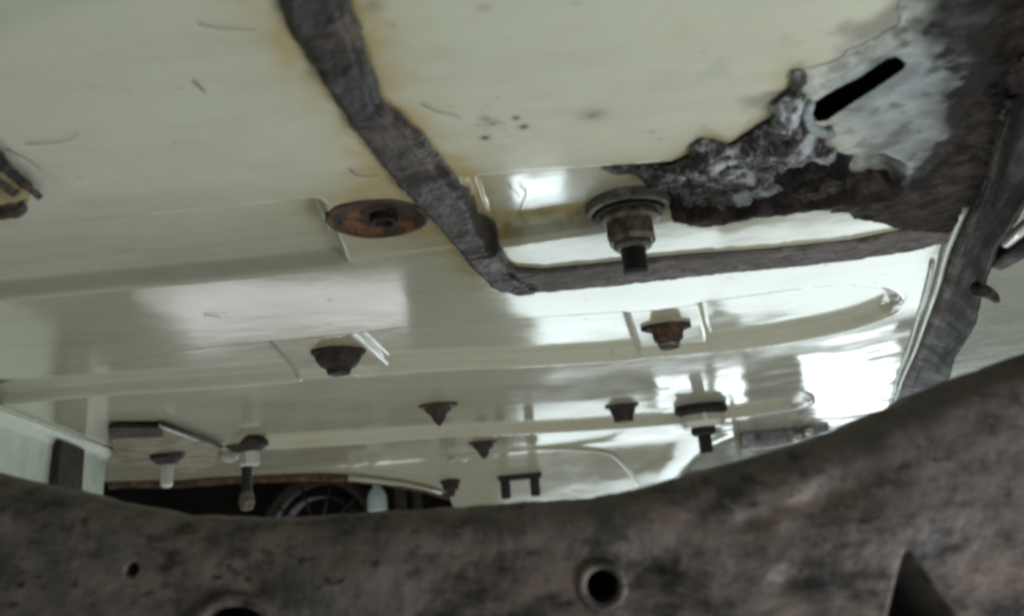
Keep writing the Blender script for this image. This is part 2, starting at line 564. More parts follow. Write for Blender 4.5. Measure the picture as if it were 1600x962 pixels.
BROWN = [(1030, 328), (1120, 328), (1220, 312), (1320, 296), (1400, 290), (1440, 262), (1480, 225), (1500, 170), (1540, 120), (1640, 60), (1640, 260), (1560, 310), (1530, 345), (1480, 362),
         (1430, 362), (1350, 338), (1300, 324), (1200, 338), (1110, 350), (1050, 346)]
HOLLOW = [(1210, 300), (1222, 272), (1262, 250), (1306, 246), (1334, 262), (1338, 284), (1310, 298), (1250, 306)]
RUST_SHADE = [(1450, -200), (1900, -200), (1900, 330), (1560, 330), (1500, 320), (1440, 318), (1470, 240), (1500, 160), (1480, 60)]
pS, pT, pC = plane(SEAM), plane(STRIP), plane(CRUST)
EDGE = [(1560, 180), (1525, 290), (1500, 350), (1484, 390), (1470, 440), (1452, 490), (1432, 545), (1412, 590), (1396, 640)]
pE = smooth_open(plane(EDGE), 6)
pE = np.vstack([pE[0] + (pE[0] - pE[1]) * 12, pE, pE[-1] + (pE[-1] - pE[-2]) * 30])
# the pan stops at the right-hand lip and at the sagging far edge on the left
ex = np.interp(Y, pE[:, 1], pE[:, 0])
FARE = [(-300, 742), (60, 752), (170, 752), (260, 752), (330, 747), (400, 744), (470, 741), (520, 741), (570, 745), (620, 752), (660, 760), (700, 772)]
pF = np.array([tuple(on_pan(px, py))[:2] for px, py in FARE])
fy = np.interp(X, pF[:, 0], pF[:, 1], right=9)
kp = (X < ex + .006) & (Y < fy + .004)
pslot = plane(SLOT)
kp &= sdist(X, Y, pslot) < -.006
keep = kp[:-1, :-1] & kp[1:, :-1] & kp[1:, 1:] & kp[:-1, 1:]
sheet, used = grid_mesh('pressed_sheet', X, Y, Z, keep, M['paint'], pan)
# wear: yellow bleed round the seam and the fasteners, specks of rust; dark corner mixes burnt rust with painted shade
xs, ys = X.ravel()[used], Y.ravel()[used]
def near(P, sig):
    return np.exp(-np.clip(-sdist(xs, ys, P), 0, 1) / sig)
nz = fbm(xs * 60, ys * 60, 3)
stain = 1.6 * near(pS, .011) * np.clip(-.1 + 2.0 * fbm(xs * 38, ys * 38, 5), 0, 2) + .7 * near(pT, .0035) * nz + .85 * near(pC, .006) * (.3 + nz)
def spot(px, py, rx, ry=None):
    c = onz(px, py); r = px_size(px, rx, c)
    rr = r if ry is None else ry
    return np.exp(-(((xs - c[0]) / r) ** 2 + ((ys - c[1]) / (rr)) ** 2))
for px, py, r, a in ((600, 345, 112, 1.5), (530, 556, 62, .9), (685, 632, 46, .8), (755, 690, 34, .7), (972, 634, 38, .5), (1040, 505, 40, .4), (480, 545, 30, .5), (560, 320, 70, .5)):
    stain = stain + a * spot(px, py, r) * (.4 + nz)
dirt = np.zeros_like(xs)
rnd = random.Random(8)
for px, py, r, a in ((758, 215, 7, 1.6), (757, 186, 7, 1.6), (806, 184, 6, 1.5), (818, 198, 9, 1.2), (770, 192, 10, .9), (925, 180, 18, .8), (848, 214, 5, .4), (1018, 206, 6, .4),
                     (585, 8, 16, .5), (612, 40, 8, .35), (755, 12, 10, .4), (440, 10, 10, .5), (8, 596, 22, 1.0), (2, 600, 30, .9), (650, 355, 8, .5)):
    dirt = dirt + a * spot(px, py, r)
for px, py, r, a in ((529, 552, 47, .75), (685, 634, 35, .7), (755, 691, 27, .6), (972, 635, 31, .6), (1041, 508, 44, .5), (980, 330, 74, .7), (592, 343, 82, .9), (20, 280, 60, .45), (1094, 636, 46, .4)):
    dirt = dirt + a * spot(px, py, r) * (.2 + nz)
for _ in range(30):
    dirt = dirt + rnd.uniform(.3, .8) * spot(770 + rnd.gauss(0, 34), 195 + rnd.gauss(0, 14), rnd.uniform(1.6, 4))
for _ in range(130):
    dirt = dirt + rnd.uniform(.15, .6) * spot(rnd.uniform(0, 1400), rnd.uniform(0, 600), rnd.uniform(1.3, 3.4))
for _ in range(22):
    stain = stain + rnd.uniform(.1, .35) * spot(rnd.uniform(0, 1200), rnd.uniform(0, 420), rnd.uniform(10, 40), rnd.uniform(.004, .012)) * nz
# rusty bleed along the far foot of the first rib, beside the big bolt
for px in range(790, 930, 7):
    dirt = dirt + .5 * spot(px + rnd.uniform(-4, 4), 372 - (px - 790) * .12 + rnd.uniform(-9, 9), rnd.uniform(4, 10), .004) * rnd.random()
    stain = stain + .5 * spot(px, 366 - (px - 790) * .1, 14, .01)
dirt = dirt + .9 * np.exp(-np.clip(-sdist(xs, ys, pS), 0, 1) / .0011) * nz
dirt = dirt + .8 * np.exp(-np.abs(np.interp(xs, pF[:, 0], pF[:, 1], right=9) - ys) / .03)
rust_shade = sstep(-.022, .014, sdist(xs, ys, plane(RUST_SHADE)) + .05 * (fbm(xs * 28, ys * 28, 9) - .5))  # burnt rust in the corner, with its shade painted into the colour
rust_shade = np.maximum(rust_shade, .55 * sstep(.55, .72, fbm(xs * 35, ys * 35, 21)) * sstep(-.07, 0, sdist(xs, ys, plane(ZINC))))
set_attr(sheet, 'stain', np.clip(stain, 0, 1) * .95)
set_attr(sheet, 'dust', sstep(.15, -.35, xs - .1 * (ys - 1)))
set_attr(sheet, 'dirt', np.clip(dirt, 0, 1))
set_attr(sheet, 'rust_shade', np.clip(rust_shade, 0, 1))

def crust(name, poly, thick, res, seed, mat, edge, jag, jfreq, lump=(.5, 1.0), lfreq=90, holes=(), base=.0004, parent=None):
    P = plane(poly)
    lo, hi = P.min(0) - .01, P.max(0) + .01
    gx = np.arange(lo[0], hi[0], res); gy = np.arange(lo[1], hi[1], res)
    X, Y = np.meshgrid(gx, gy)
    sd = sdist(X, Y, P) + jag * (fbm(X * jfreq, Y * jfreq, seed, 5) - .5) * 2
    for hp in holes:
        sd = np.minimum(sd, -sdist(X, Y, plane(hp)) + .0006 * (fbm(X * 300, Y * 300, seed + 3) - .5))
    t = thick * sstep(0, edge, sd) * np.clip(lump[0] + lump[1] * fbm(X * lfreq, Y * lfreq, seed + 5, 5), .08, 3)
    Z = Hs(X, Y) - base - t
    k = sd > 0
    keep = k[:-1, :-1] & k[1:, :-1] & k[1:, 1:] & k[:-1, 1:]
    # pull the outline smooth: slide rim vertices a little by the distance field
    return grid_mesh(name, X, Y, Z, keep, mat, parent or pan)[0]

crust('brown_scale', BROWN, .0035, .0010, 71, M['darkstrip'], .012, .010, 50, (.4, 1.2), 110, base=.0016)
zn = crust('bare_metal_patch', ZINC, .0022, .0008, 31, M['zinc'], .010, .010, 55, (.6, .8), 30, holes=(SLOT,), base=.0005)
vz = np.empty(len(zn.data.vertices) * 3); zn.data.vertices.foreach_get('co', vz); vz = vz.reshape(-1, 3)
along = sdist(vz[:, 0], vz[:, 1], plane(RUST_SHADE)) / .03 + .6
blot = fbm(vz[:, 0] * 45, vz[:, 1] * 45, 133, 5)
edge_soot = .7 * sstep(.009, .0, sdist(vz[:, 0], vz[:, 1], plane(ZINC))) * sstep(.48, .60, blot)
sdz = sdist(vz[:, 0], vz[:, 1], plane(ZINC))
set_attr(zn, 'paint', sstep(.030, .004, sdz + .022 * (blot - .5)) * sstep(1.2, .3, along))
set_attr(zn, 'rust_shade', np.clip(.9 * sstep(-.016, .004, sdist(vz[:, 0], vz[:, 1], plane(BROWN)) + .024 * (blot - .5)) + sstep(-.5, 1.2, along + 1.6 * (blot - .5)) + .6 * edge_soot + .45 * sstep(.52, .74, fbm(vz[:, 0] * 80, vz[:, 1] * 80, 137, 4)), 0, 1))  # dark blotches plus the corner's shade painted over the bare metal
crust('burnt_crust', CRUST, .0090, .0007, 51, M['crust'], .008, .0065, 70, (-.5, 2.5), 60, base=.0024)
crust('hollow_patch', HOLLOW, .014, .0008, 61, M['blackscale'], .010, .004, 80, (.3, 1.1), 110, base=.0085)  # raised black patch standing in for a dark, shaded hollow
crust('seam_sealer_bead', SEAM, .0070, .0006, 12, M['seam'], .007, .0020, 100, (.45, .9), 45, base=.0010)
crust('rust_strip', STRIP, .0030, .0008, 22, M['strip'], .003, .0009, 130, (.6, .8), 110, base=.0012)
# overlapping flat scabs along the seam bead
SCABS = [[(470, -30), (545, -20), (566, 60), (590, 118), (592, 148), (540, 158), (505, 110), (470, 50), (450, 10)],
         [(540, 165), (598, 152), (640, 190), (672, 232), (690, 262), (640, 280), (596, 244), (560, 200)],
         [(612, 270), (680, 262), (704, 288), (722, 318), (728, 350), (700, 355), (660, 318)],
         [(700, 362), (745, 352), (772, 386), (802, 424), (838, 440), (770, 443), (738, 412)]]
for k, s in enumerate(SCABS):
    crust('seam_scab', s, .0018, .0007, 14 + k * 7, M['seam'] if k % 2 == 0 else M['seam'], .003, .0028, 95, (.5, .7), 45, base=.0040)

# near-black pocket added behind the slot to block light from above
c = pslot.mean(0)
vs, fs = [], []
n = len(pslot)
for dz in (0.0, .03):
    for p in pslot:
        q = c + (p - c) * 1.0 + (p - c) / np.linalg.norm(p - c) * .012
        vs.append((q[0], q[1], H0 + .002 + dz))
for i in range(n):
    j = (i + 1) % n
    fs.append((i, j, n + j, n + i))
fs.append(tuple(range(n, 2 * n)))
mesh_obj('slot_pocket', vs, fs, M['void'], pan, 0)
# weld bead curling round the lower end of the slot
tube('weld_bead', [on_pan(px, py) + Vector((0, 0, -.005)) for px, py in ((1262, 150), (1258, 165), (1262, 182), (1272, 192), (1288, 196), (1300, 192))], .0028, M['zinc'], pan, 10)

# rusty hanging edge of the pan on the far left
ptsF = smooth_open([np.array([*p, 0]) for p in pF[2:]], 6)
vs, fs = [], []
for i, p in enumerate(ptsF):
    z = float(Hs(np.array([p[0]]), np.array([p[1]]))[0])
    j = .004 * (vnoise(np.array([i * .7]), np.array([2.0]), 4)[0] - .5)
    vs += [(p[0], p[1] - .012, z - .001), (p[0], p[1] - .004, z - .012 + j), (p[0], p[1] + .004, z - .018 + j), (p[0], p[1] + .012, z + .004)]
for i in range(len(ptsF) - 1):
    for k in range(3):
        fs.append((i * 4 + k, i * 4 + k + 1, i * 4 + 5 + k, i * 4 + 4 + k))
mesh_obj('rusty_far_edge', vs, fs, M['rust'], pan, 180)

tube('painted_edge', [on_pan(px, py) + Vector((0, -.01, -.006)) for px, py in ((545, 742), (590, 747), (630, 752), (660, 758), (690, 766))], .009, M['paint'], pan, 12, .6)

# ------------------------------------------------------------------ right-hand rusty lip
lip = empty('rusty_lip', (0, 0, 0), 'scaly brown rusted lip hanging along the right edge of the cream pan', 'lip')
inner = pE[2:]
inner3 = []
OUT = [(1640, 130), (1612, 260), (1588, 330), (1572, 380), (1552, 425), (1532, 480), (1512, 530), (1486, 580), (1466, 640)]
pO = smooth_open(plane(OUT, H0 - .035), 6)
INN = smooth_open(plane(EDGE), 6)
na, nb = len(INN), 26
iu = np.linspace(0, na - 1, 420)
A = np.stack([np.interp(iu, np.arange(na), INN[:, k]) for k in (0, 1)], -1)
B = np.stack([np.interp(iu, np.arange(len(pO)), pO[:, k]) for k in (0, 1)], -1)
nb = 60
V = np.linspace(0, 1, nb)[None, :]
LX = A[:, :1] + (B[:, :1] - A[:, :1]) * V
LY = A[:, 1:] + (B[:, 1:] - A[:, 1:]) * V
edge_j = .10 * (fbm(iu * .06, iu * 0 + 3, 77, 4) - .5)[:, None] * sstep(.6, 1, V)
LX = LX + edge_j * .34
LZ = H0 - .0005 - .035 * V ** 1.3 - .004 * np.sin(np.clip(V * 8, 0, math.pi)) + .005 * (fbm(iu[:, None] * .22 + 0 * V, V * 3.5 + 0 * LX, 66, 5) - .5) * sstep(0, .2, V)
# roll the outer edge back up so the lip has thickness
lo_, _ = grid_mesh('lip_sheet', LX, LY, LZ, np.ones((LX.shape[0] - 1, LX.shape[1] - 1), bool), M['lip'], lip)
set_attr(lo_, 'rust_shade', np.clip(sstep(.10, .40, (V + 0 * LX) + .7 * (fbm(LX * 45, LY * 45, 301, 4) - .5)), 0, 1).ravel())
sol = lo_.modifiers.new('thickness', 'SOLIDIFY'); sol.thickness = .004; sol.offset = -1
# pale painted seam line where pan meets lip
pts = [Vector((p[0] - .004, p[1], H0 - .0035)) for p in INN[8:]]
tube('paint_bead', pts, .0030, M['paint2'], lip, 10)
pts = [Vector((p[0] - .013, p[1], H0 - .0012)) for p in INN[20:]]
tube('paint_bead', pts, .0022, M['paint2'], lip, 10)
# hooked tab on the outer edge
hk = [onz(px, py, H0 - .036) for px, py in ((1528, 450), (1542, 456), (1552, 463), (1556, 468))]
tube('hooked_tab', hk, .0065, M['blackscale'], lip, 12, .55)

# outer painted panel seen past the lip
op_ = plane([(1380, 330), (1750, 220), (1750, 560), (1430, 700)], H0 + .03)
gx = np.linspace(op_[:, 0].min() - .1, op_[:, 0].max() + .5, 90); gy = np.linspace(op_[:, 1].min() - .1, op_[:, 1].max() + .2, 90)
X2, Y2 = np.meshgrid(gx, gy)
e2 = np.interp(Y2, pE[:, 1], pE[:, 0])
Z2 = H0 + .03 - .5 * np.clip(X2 - e2 - .10, 0, 9) ** 2 + .004 * np.sin(Y2 * 9)
k2 = X2 > e2 + .012
k2 = k2[:-1, :-1] & k2[1:, :-1] & k2[1:, 1:] & k2[:-1, 1:]
so, _ = grid_mesh('outer_panel', X2, Y2, Z2, k2, M['paint2'])
so.modifiers.new('thickness', 'SOLIDIFY').thickness = .002
tag(so, 'plain grey-green painted panel beyond the rusty lip at the right edge', 'panel')
# small pale clip at the right border
cp = empty('metal_clip', (0, 0, 0), 'small pale metal clip at the right border above the hooked tab', 'clip')
a_, b_ = Vector(onz(1572, 378, H0 - .03)), Vector(onz(1625, 335, H0 - .03))
tube('clip_arm', [a_, a_.lerp(b_, .5), b_], .0045, M['chrome'], cp, 10)
tube('clip_shank', [Vector(onz(1560, 405, H0 - .028)), Vector(onz(1640, 360, H0 - .028))], .009, M['darkrust'], cp, 10)

# ------------------------------------------------------------------ left side channel
ch = empty('side_channel', (0, 0, 0), 'pale green painted side channel hanging at the lower left of the pan', 'channel')
T = [onz(px, py) for px, py in ((-160, 590), (-60, 622), (0, 645), (60, 667), (120, 690), (166, 706))]
T = [np.array([p[0], p[1], H0]) for p in T]
vs, fs = [], []
for i, p in enumerate(T):
    for dx, dz in ((.020, .001), (.016, -.004), (.004, -.010), (0, -.02), (-.004, -.09), (-.004, -.16), (-.05, -.165)):
        vs.append((p[0] + dx, p[1], p[2] + dz))
for i in range(len(T) - 1):
    for k in range(6):
        fs.append((i * 7 + k, i * 7 + k + 1, i * 7 + 8 + k, i * 7 + 7 + k))
p = T[-1]; base = len(vs)
vs += [(p[0] - .15, p[1] + .01, p[2]), (p[0] - .15, p[1] + .01, p[2] - .165)]
l = (len(T) - 1) * 7
fs.append((l + 3, l + 5, base + 1, base))
mesh_obj('channel_wall', vs, fs, M['pale'], ch, 50)
# dark strap over the channel
s0, s1 = onz(84, 676), onz(122, 692)
vs = []
for q in (s0, s1):
    for dx, dz in ((.012, -.012), (.012, -.15), (-.002, -.15), (-.002, -.012)):
        vs.append((q[0] + dx, q[1], H0 + dz))
st = empty('dark_strap', (0, 0, 0), 'dark vertical strap across the pale channel at lower left', 'strap')
mesh_obj('strap_band', vs, [(0, 1, 5, 4), (1, 2, 6, 5), (2, 3, 7, 6), (3, 0, 4, 7), (0, 3, 2, 1), (4, 5, 6, 7)], M['darkrust'], st, 0)
c_ = Vector(onz(112, 700)) + Vector((.014, -.01, -.1))
lathe('strap_buckle', [(.018, 0), (.02, -.006), (.02, -.02), (.014, -.026)], M['black'], st, 20, c_)
# long pressed crease leading to the channel
cr = [on_pan(px, py) + Vector((0, 0, -.0005)) for px, py in ((-120, 590), (0, 634), (60, 656), (120, 680), (180, 702), (218, 716))]
tube('pressed_crease', cr, .0045, M['paint2'], pan, 10)

tube('pressed_crease', smooth_open([np.array(on_pan(px, py)) for px, py in ((704, 713), (780, 704), (860, 699), (925, 702), (955, 708), (972, 722), (985, 738), (997, 756))], 5), .0075, M['paint'], pan, 12)

# ------------------------------------------------------------------ torn tab at the left border
tt = empty('torn_tab', (0, 0, 0), 'torn rusty metal tab with ragged black edges at the left border', 'tab')
def slab(name, px_poly, z0, z1, mat, parent, tilt=0):
    P = plane(px_poly, z0); n = len(P)
    vs = [(x, y, z0 + tilt * (y - P[:, 1].min())) for x, y in P] + [(x, y, z1 + tilt * (y - P[:, 1].min())) for x, y in P]
    fs = [tuple(range(n)), tuple(range(n, 2 * n))[::-1]] + [(i, (i + 1) % n, n + (i + 1) % n, n + i) for i in range(n)]
    return mesh_obj(name, vs, fs, mat, parent, 0)
mt_yel = rust_mat('yellow_stained_paint', [(.12, .085, .03), (.22, .18, .07), (.30, .26, .12), (.20, .16, .08)], 60, (.3, .6), .3, .001)
crust('tab_face', [(-90, 216), (-30, 234), (0, 252), (20, 270), (44, 292), (50, 314), (20, 322), (-20, 330), (-90, 340)], .0022, .0008, 401, mt_yel, .006, .0030, 90, (.5, .8), 70, base=.0010, parent=tt)
crust('dark_edge', [(-90, 180), (-30, 206), (0, 224), (18, 243), (38, 266), (54, 281), (70, 299), (60, 301), (36, 284), (12, 262), (-10, 246), (-40, 230), (-90, 212)], .0050, .0007, 402, M['blackscale'], .004, .0024, 130, (.4, 1.0), 120, base=.0028, parent=tt)
crust('dark_edge', [(-90, 328), (-20, 318), (18, 308), (40, 302), (50, 318), (34, 328), (-10, 334), (-90, 346)], .0040, .0007, 403, M['blackscale'], .004, .0026, 130, (.4, 1.0), 120, base=.0028, parent=tt)
crust('dark_edge', [(-30, 260), (6, 272), (34, 292), (26, 298), (0, 282), (-30, 272)], .0030, .0007, 404, M['darkrust'], .003, .0018, 140, (.4, 1.0), 120, base=.0028, parent=tt)

# ------------------------------------------------------------------ fasteners
def fast(px, py, name, label, group=None, cat='bolt'):
    p = on_pan(px, py)
    e = empty(name, p, label, cat, group)
    return e, p

# big stud with dished washer beside the burnt crust
e, p = fast(980, 318, 'stud_bolt', 'large hanging stud with dished washer and brass nut beside the burnt crust')
s = px_size(0, 66, p)          # washer radius
lathe('dished_washer', [(s * .55, .004), (s * .96, .002), (s * 1.0, -s * .10), (s * .97, -s * .22), (s * .86, -s * .24), (s * .80, -s * .12), (s * .5, -s * .1)], M['washer'], e, 48, (0, 0, 0), .012, 1)
lathe('rubber_ring', [(s * .5, -s * .1), (s * .78, -s * .14), (s * .80, -s * .30), (s * .70, -s * .36), (s * .4, -s * .34)], M['black'], e, 48, (0, 0, 0), .01, 2)
lathe('washer', [(s * .4, -s * .34), (s * .70, -s * .37), (s * .71, -s * .47), (s * .6, -s * .52), (s * .3, -s * .52)], M['brass'], e, 40, (0, 0, 0), .012, 3)
lathe('nut', [(s * .3, -s * .5), (s * .60, -s * .52), (s * .62, -s * .90), (s * .54, -s * 1.0), (s * .2, -s * 1.0)], M['brass'], e, 6, (0, 0, 0), 0, 3, 20, rot=.3)
lathe('collar', [(s * .2, -s * 1.0), (s * .44, -s * 1.0), (s * .45, -s * 1.10), (s * .38, -s * 1.16), (s * .2, -s * 1.16)], M['washer'], e, 30, (0, 0, 0), .02, 4)
lathe('threaded_stud', stud_prof(s * .30, -s * 1.05, -s * 1.72, s * .085), M['black'], e, 28)

# rusty cup beside the seam
p = Vector((CUP[0], CUP[1], float(Hs(np.array([CUP[0]]), np.array([CUP[1]]), False)[0])))
e = empty('rusty_cup_bolt', p, 'large orange-brown rusty cup with a dark hole left of the seam', 'bolt')
s = CUP_R
lathe('cup', [(s * 1.06, .004), (s * 1.07, -.0006), (s * 1.03, -.0016), (s * .97, -.0012), (s * .84, .0060), (s * .70, .0085), (s * .45, .0085), (s * .36, .0040), (s * .33, .0020), (s * .05, .0020)], M['rust'], e, 64, (0, 0, 0), .012, 7, 180)
lathe('bolt_end', [(s * .30, .006), (s * .30, -s * .10), (s * .26, -s * .13), (s * .20, -s * .12), (s * .18, .0), (s * .02, .0)], M['blackscale'], e, 28, (s * .12, s * .02, 0), .03, 8)

def cone_bolt(px, py, wpx, label, prof, name='rusty_bolt', mat='darkrust', seed=1):
    e, p = fast(px, py, name, label, 'rusty bolts poking through the pan')
    s = px_size(0, wpx / 2, p)
    lathe('flange', [(s * .9, .003), (s * 1.0, -.0004), (s * .96, -s * .10), (s * .8, -s * .16)], M[mat], e, 36, (0, 0, 0), .03, seed)
    lathe('head', [(r * s, -z * s) for r, z in prof], M[mat], e, 24, (0, 0, 0), .02, seed + 1)
    return e
cone_bolt(529, 549, 84, 'dark domed rusty bolt right of the dim white reflection, below the rusty cup', [(.86, .12), (.80, .35), (.62, .58), (.46, .66), (.40, .86), (.1, .88)], seed=21)
cone_bolt(685, 632, 60, 'pointed dark bolt in the middle of the pan with an orange stained rim', [(.80, .12), (.62, .40), (.44, .52), (.30, .82), (.06, 1.10)], seed=22)
cone_bolt(755, 690, 46, 'smallest pointed dark bolt, below and right of the middle bolt', [(.80, .12), (.66, .40), (.45, .55), (.30, .9), (.06, 1.15)], seed=23)
cone_bolt(972, 633, 54, 'dark blunt bolt left of the black flanged stud', [(.78, .12), (.70, .45), (.60, .62), (.56, .95), (.2, 1.0)], seed=24)
cone_bolt(704, 752, 34, 'tiny dark bolt at the far end beside the twin legged bracket', [(.8, .12), (.7, .7), (.4, .9), (.3, 1.3), (.1, 1.35)], seed=25)

# rusty nut on the square pad
e, p = fast(1041, 508, 'pad_nut', 'rusty brown winged nut on the square pad of the long rib', None, 'nut')
s = px_size(0, 38, p)
lathe('wing_plate', [(s * .6, .004), (s * 1.0, -s * .05), (s * .98, -s * .16), (s * .7, -s * .26)], M['darkrust'], e, 32, (0, 0, 0), .05, 31, 40, 1.0, .62)
lathe('nut_body', [(s * .62, 0), (s * .66, -s * .3), (s * .60, -s * .62), (s * .44, -s * .74), (s * .40, -s * .98), (s * .1, -s * 1.0)], M['rust'], e, 24, (0, 0, 0), .03, 32)
lathe('end_collar', [(s * .42, -s * .76), (s * .46, -s * .80), (s * .46, -s * .9), (s * .36, -s * .93)], M['washer'], e, 24, (0, 0, 0), .02, 33)

# black flanged stud with plated cup
e, p = fast(1094, 634, 'flanged_stud', 'black flanged stud with bright plated cup near the white glare')
s = px_size(0, 41, p)
lathe('flange', [(s * .7, .006), (s * .98, .0), (s * 1.0, -s * .22), (s * .92, -s * .34), (s * .5, -s * .34)], M['black'], e, 40)
lathe('plated_cup', [(s * .5, -s * .34), (s * .84, -s * .36), (s * .88, -s * .62), (s * .70, -s * .82), (s * .3, -s * .84)], M['chrome'], e, 40)
lathe('nut', [(s * .3, -s * .7), (s * .50, -s * .74), (s * .52, -s * 1.04), (s * .44, -s * 1.12), (s * .2, -s * 1.12)], M['black'], e, 6, (0, 0, 0), 0, 0, 20, rot=.2)
lathe('threaded_stud', stud_prof(s * .27, -s * 1.1, -s * 1.75, s * .11), M['black'], e, 24)

# stud with plated nut on the left
e, p = fast(386, 690, 'plated_stud', 'dark flanged stud with a shiny plated nut above the dark gap at left')
s = px_size(0, 33, p)
lathe('flange', [(s * .8, .008), (s * 1.0, 0), (s * .98, -s * .2), (s * .6, -s * .45), (s * .4, -s * .5)], M['darkrust'], e, 36)
lathe('plated_nut', [(s * .3, -s * .42), (s * .48, -s * .46), (s * .50, -s * 1.05), (s * .42, -s * 1.15), (s * .2, -s * 1.15)], M['chrome'], e, 8, (s * .12, 0, 0), 0, 0, 20)
lathe('stem', stud_prof(s * .26, -s * 1.1, -s * 2.3, s * .2), M['black'], e, 20)
lathe('end_cap', [(s * .12, -s * 2.2), (s * .30, -s * 2.4), (s * .36, -s * 2.8), (s * .26, -s * 3.1), (s * .08, -s * 3.15)], M['brass'], e, 24)

kn = empty('pale_knob', on_pan(358, 706), 'small pale round knob touching the plated stud on its left', 'knob')
s = px_size(0, 15, kn.location)
lathe('knob_dome', [(s * .9, .004), (s, -s * .3), (s * .9, -s * .7), (s * .5, -s * 1.0), (s * .1, -s * 1.08)], M['paint2'], kn, 24, smooth=180)
# bracket with slot and bolt on the left
mt_brk = rust_mat('grimy_bracket_paint', [(.10, .085, .055), (.22, .20, .14), (.31, .29, .215), (.25, .225, .155)], 30, (.4, .7), .3, .001)
bk = empty('slotted_bracket', on_pan(250, 700), 'brown folded bracket with a dark slot at the far left of the pan', 'bracket')
o0 = Vector(bk.location)
def loc(px, py, dz=0): 
    q = Vector(onz(px, py, H0 + dz)); return q - o0
P = [loc(172, 664, -.004), loc(255, 664, -.004), loc(342, 697, -.004), loc(335, 722, -.010), loc(300, 736, -.014), loc(180, 716, -.010)]
vs = list(P) + [v + Vector((0, 0, -.005)) for v in P]
n = len(P)
mesh_obj('folded_plate', vs, [tuple(range(n)), tuple(range(n, 2 * n))[::-1]] + [(i, (i + 1) % n, n + (i + 1) % n, n + i) for i in range(n)], mt_brk, bk, 0)
vs = [loc(170, 662, -.005), loc(252, 662, -.005), loc(256, 676, -.006), loc(172, 680, -.006)]
vs = vs + [v + Vector((0, -.002, -.006)) for v in vs]
mesh_obj('slot', vs, [(0, 1, 2, 3), (7, 6, 5, 4), (0, 4, 5, 1), (1, 5, 6, 2), (2, 6, 7, 3), (3, 7, 4, 0)], M['darkrust'], bk, 0)
tube('folded_edge', [loc(250, 664, -.009), loc(258, 668, -.010), loc(300, 684, -.011), loc(344, 700, -.009)], .0028, M['paint2'], bk, 10)
tube('dark_edge', [loc(256, 662, -.008), loc(300, 678, -.009), loc(346, 697, -.009)], .0035, M['darkrust'], bk, 10)
e, p = fast(262, 698, 'hanging_bolt', 'dark bolt with pale shank hanging from the folded bracket')
s = px_size(0, 26, p)
lathe('head', [(s * .7, -.012), (s * 1.0, -s * .3), (s * .9, -s * .7), (s * .5, -s * 1.0), (s * .3, -s * 1.05)], M['black'], e, 20, (0, 0, 0), .05, 5)
lathe('shank', [(s * .34, -s * 1.0), (s * .36, -s * 1.1), (s * .36, -s * 2.2), (s * .25, -s * 2.35), (s * .1, -s * 2.4)], M['chrome'], e, 20)

# twin legged bracket at the far end
bk2 = empty('twin_leg_bracket', on_pan(812, 742), 'small dark bracket with two legs at the far end of the pan', 'bracket')
k_ = px_size(0, 1, bk2.location)
for dx in (-24, 22):
    box('leg', ((dx - 7) * k_, -.01, -34 * k_), ((dx + 8) * k_, .02, -5 * k_), M['black'], bk2, .003)
box('cross_bar', (-34 * k_, -.014, -7 * k_), (34 * k_, .024, 3 * k_), M['black'], bk2, .003)
# pale oval knobs on the far pan
e = empty('painted_button', on_pan(716, 716), 'pale oval painted button below the smallest pointed bolt', 'button')
s = px_size(0, 17, e.location)
lathe('button_dome', [(s, .003), (s * .96, -s * .12), (s * .7, -s * .26), (s * .3, -s * .32), (s * .05, -s * .33)], M['paint2'], e, 28, smooth=180)
# folded paint seam running down on the far right: embossed box with bright corners
bx = empty('end_fitting', on_pan(1200, 672), 'shiny bluish grey rounded end fitting right of the black flanged stud', 'fitting')
k_ = px_size(0, 1, bx.location)
M['steel'] = rust_mat('tarnished_steel', [(.08, .085, .10), (.20, .21, .24), (.42, .44, .47), (.26, .27, .30)], 25, (.12, .3), .3, .002)
tube('rounded_body', [(-46 * k_, 0, -8 * k_), (-40 * k_, 0, -9 * k_), (0, .01, -10 * k_), (45 * k_, .02, -6 * k_), (88 * k_, .03, 4 * k_), (96 * k_, .03, 6 * k_)], 19 * k_, M['steel'], bx, 24, .75)
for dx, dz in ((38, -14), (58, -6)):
    lathe('highlight_bump', [(7 * k_, .004), (7 * k_, -5 * k_), (2 * k_, -9 * k_)], M['chrome'], bx, 16, (dx * k_, -16 * k_, dz * k_))  # bright plated bumps added as the highlights on the rounded body
tube('flange_ring', [(-52 * k_, 0, 8 * k_), (-50 * k_, 0, -14 * k_), (-50 * k_, 0, -40 * k_)], 4 * k_, M['paint2'], bx, 12)

# ------------------------------------------------------------------ loose hairs stuck to the paint
HAIRS = [([(812, 288), (822, 300), (816, 316), (812, 332), (824, 348)], 'forked dark hair on the bright patch left of the large stud', .00035),
         ([(793, 285), (804, 297), (813, 306)], 'short dark bristle touching the forked hair', .00035),
         ([(304, 124), (312, 132), (322, 142)], 'tiny dark bristle alone on the upper left paint', .0004),
         ([(40, 222), (80, 220), (112, 214), (124, 204)], 'long faint curved hair above the torn tab', .0002),
         ([(548, 262), (556, 270), (570, 273), (592, 272)], 'curved hair just left of the seam above the rusty cup', .0003),
         ([(318, 490), (332, 491), (344, 494)], 'short hair lying on the dim white reflection', .0004),
         ([(660, 160), (685, 172), (705, 176), (722, 184)], 'thin hair right of the seam below the rust specks', .00025),
         ([(310, 34), (345, 40), (400, 44)], 'faint long hair near the top edge left of the seam', .0002),
         ([(10, 230), (40, 244), (66, 262)], 'stray fibre beside the black edge of the torn tab', .0003)]
for pts, lab, r in HAIRS:
    q = smooth_open([np.array(on_pan(px, py)) + np.array([0, 0, -.0012]) for px, py in pts], 5)
    tag(tube('loose_hair', q, r, M['hair'], None, 6, .5), lab, 'hair', 'loose hairs stuck to the paint')

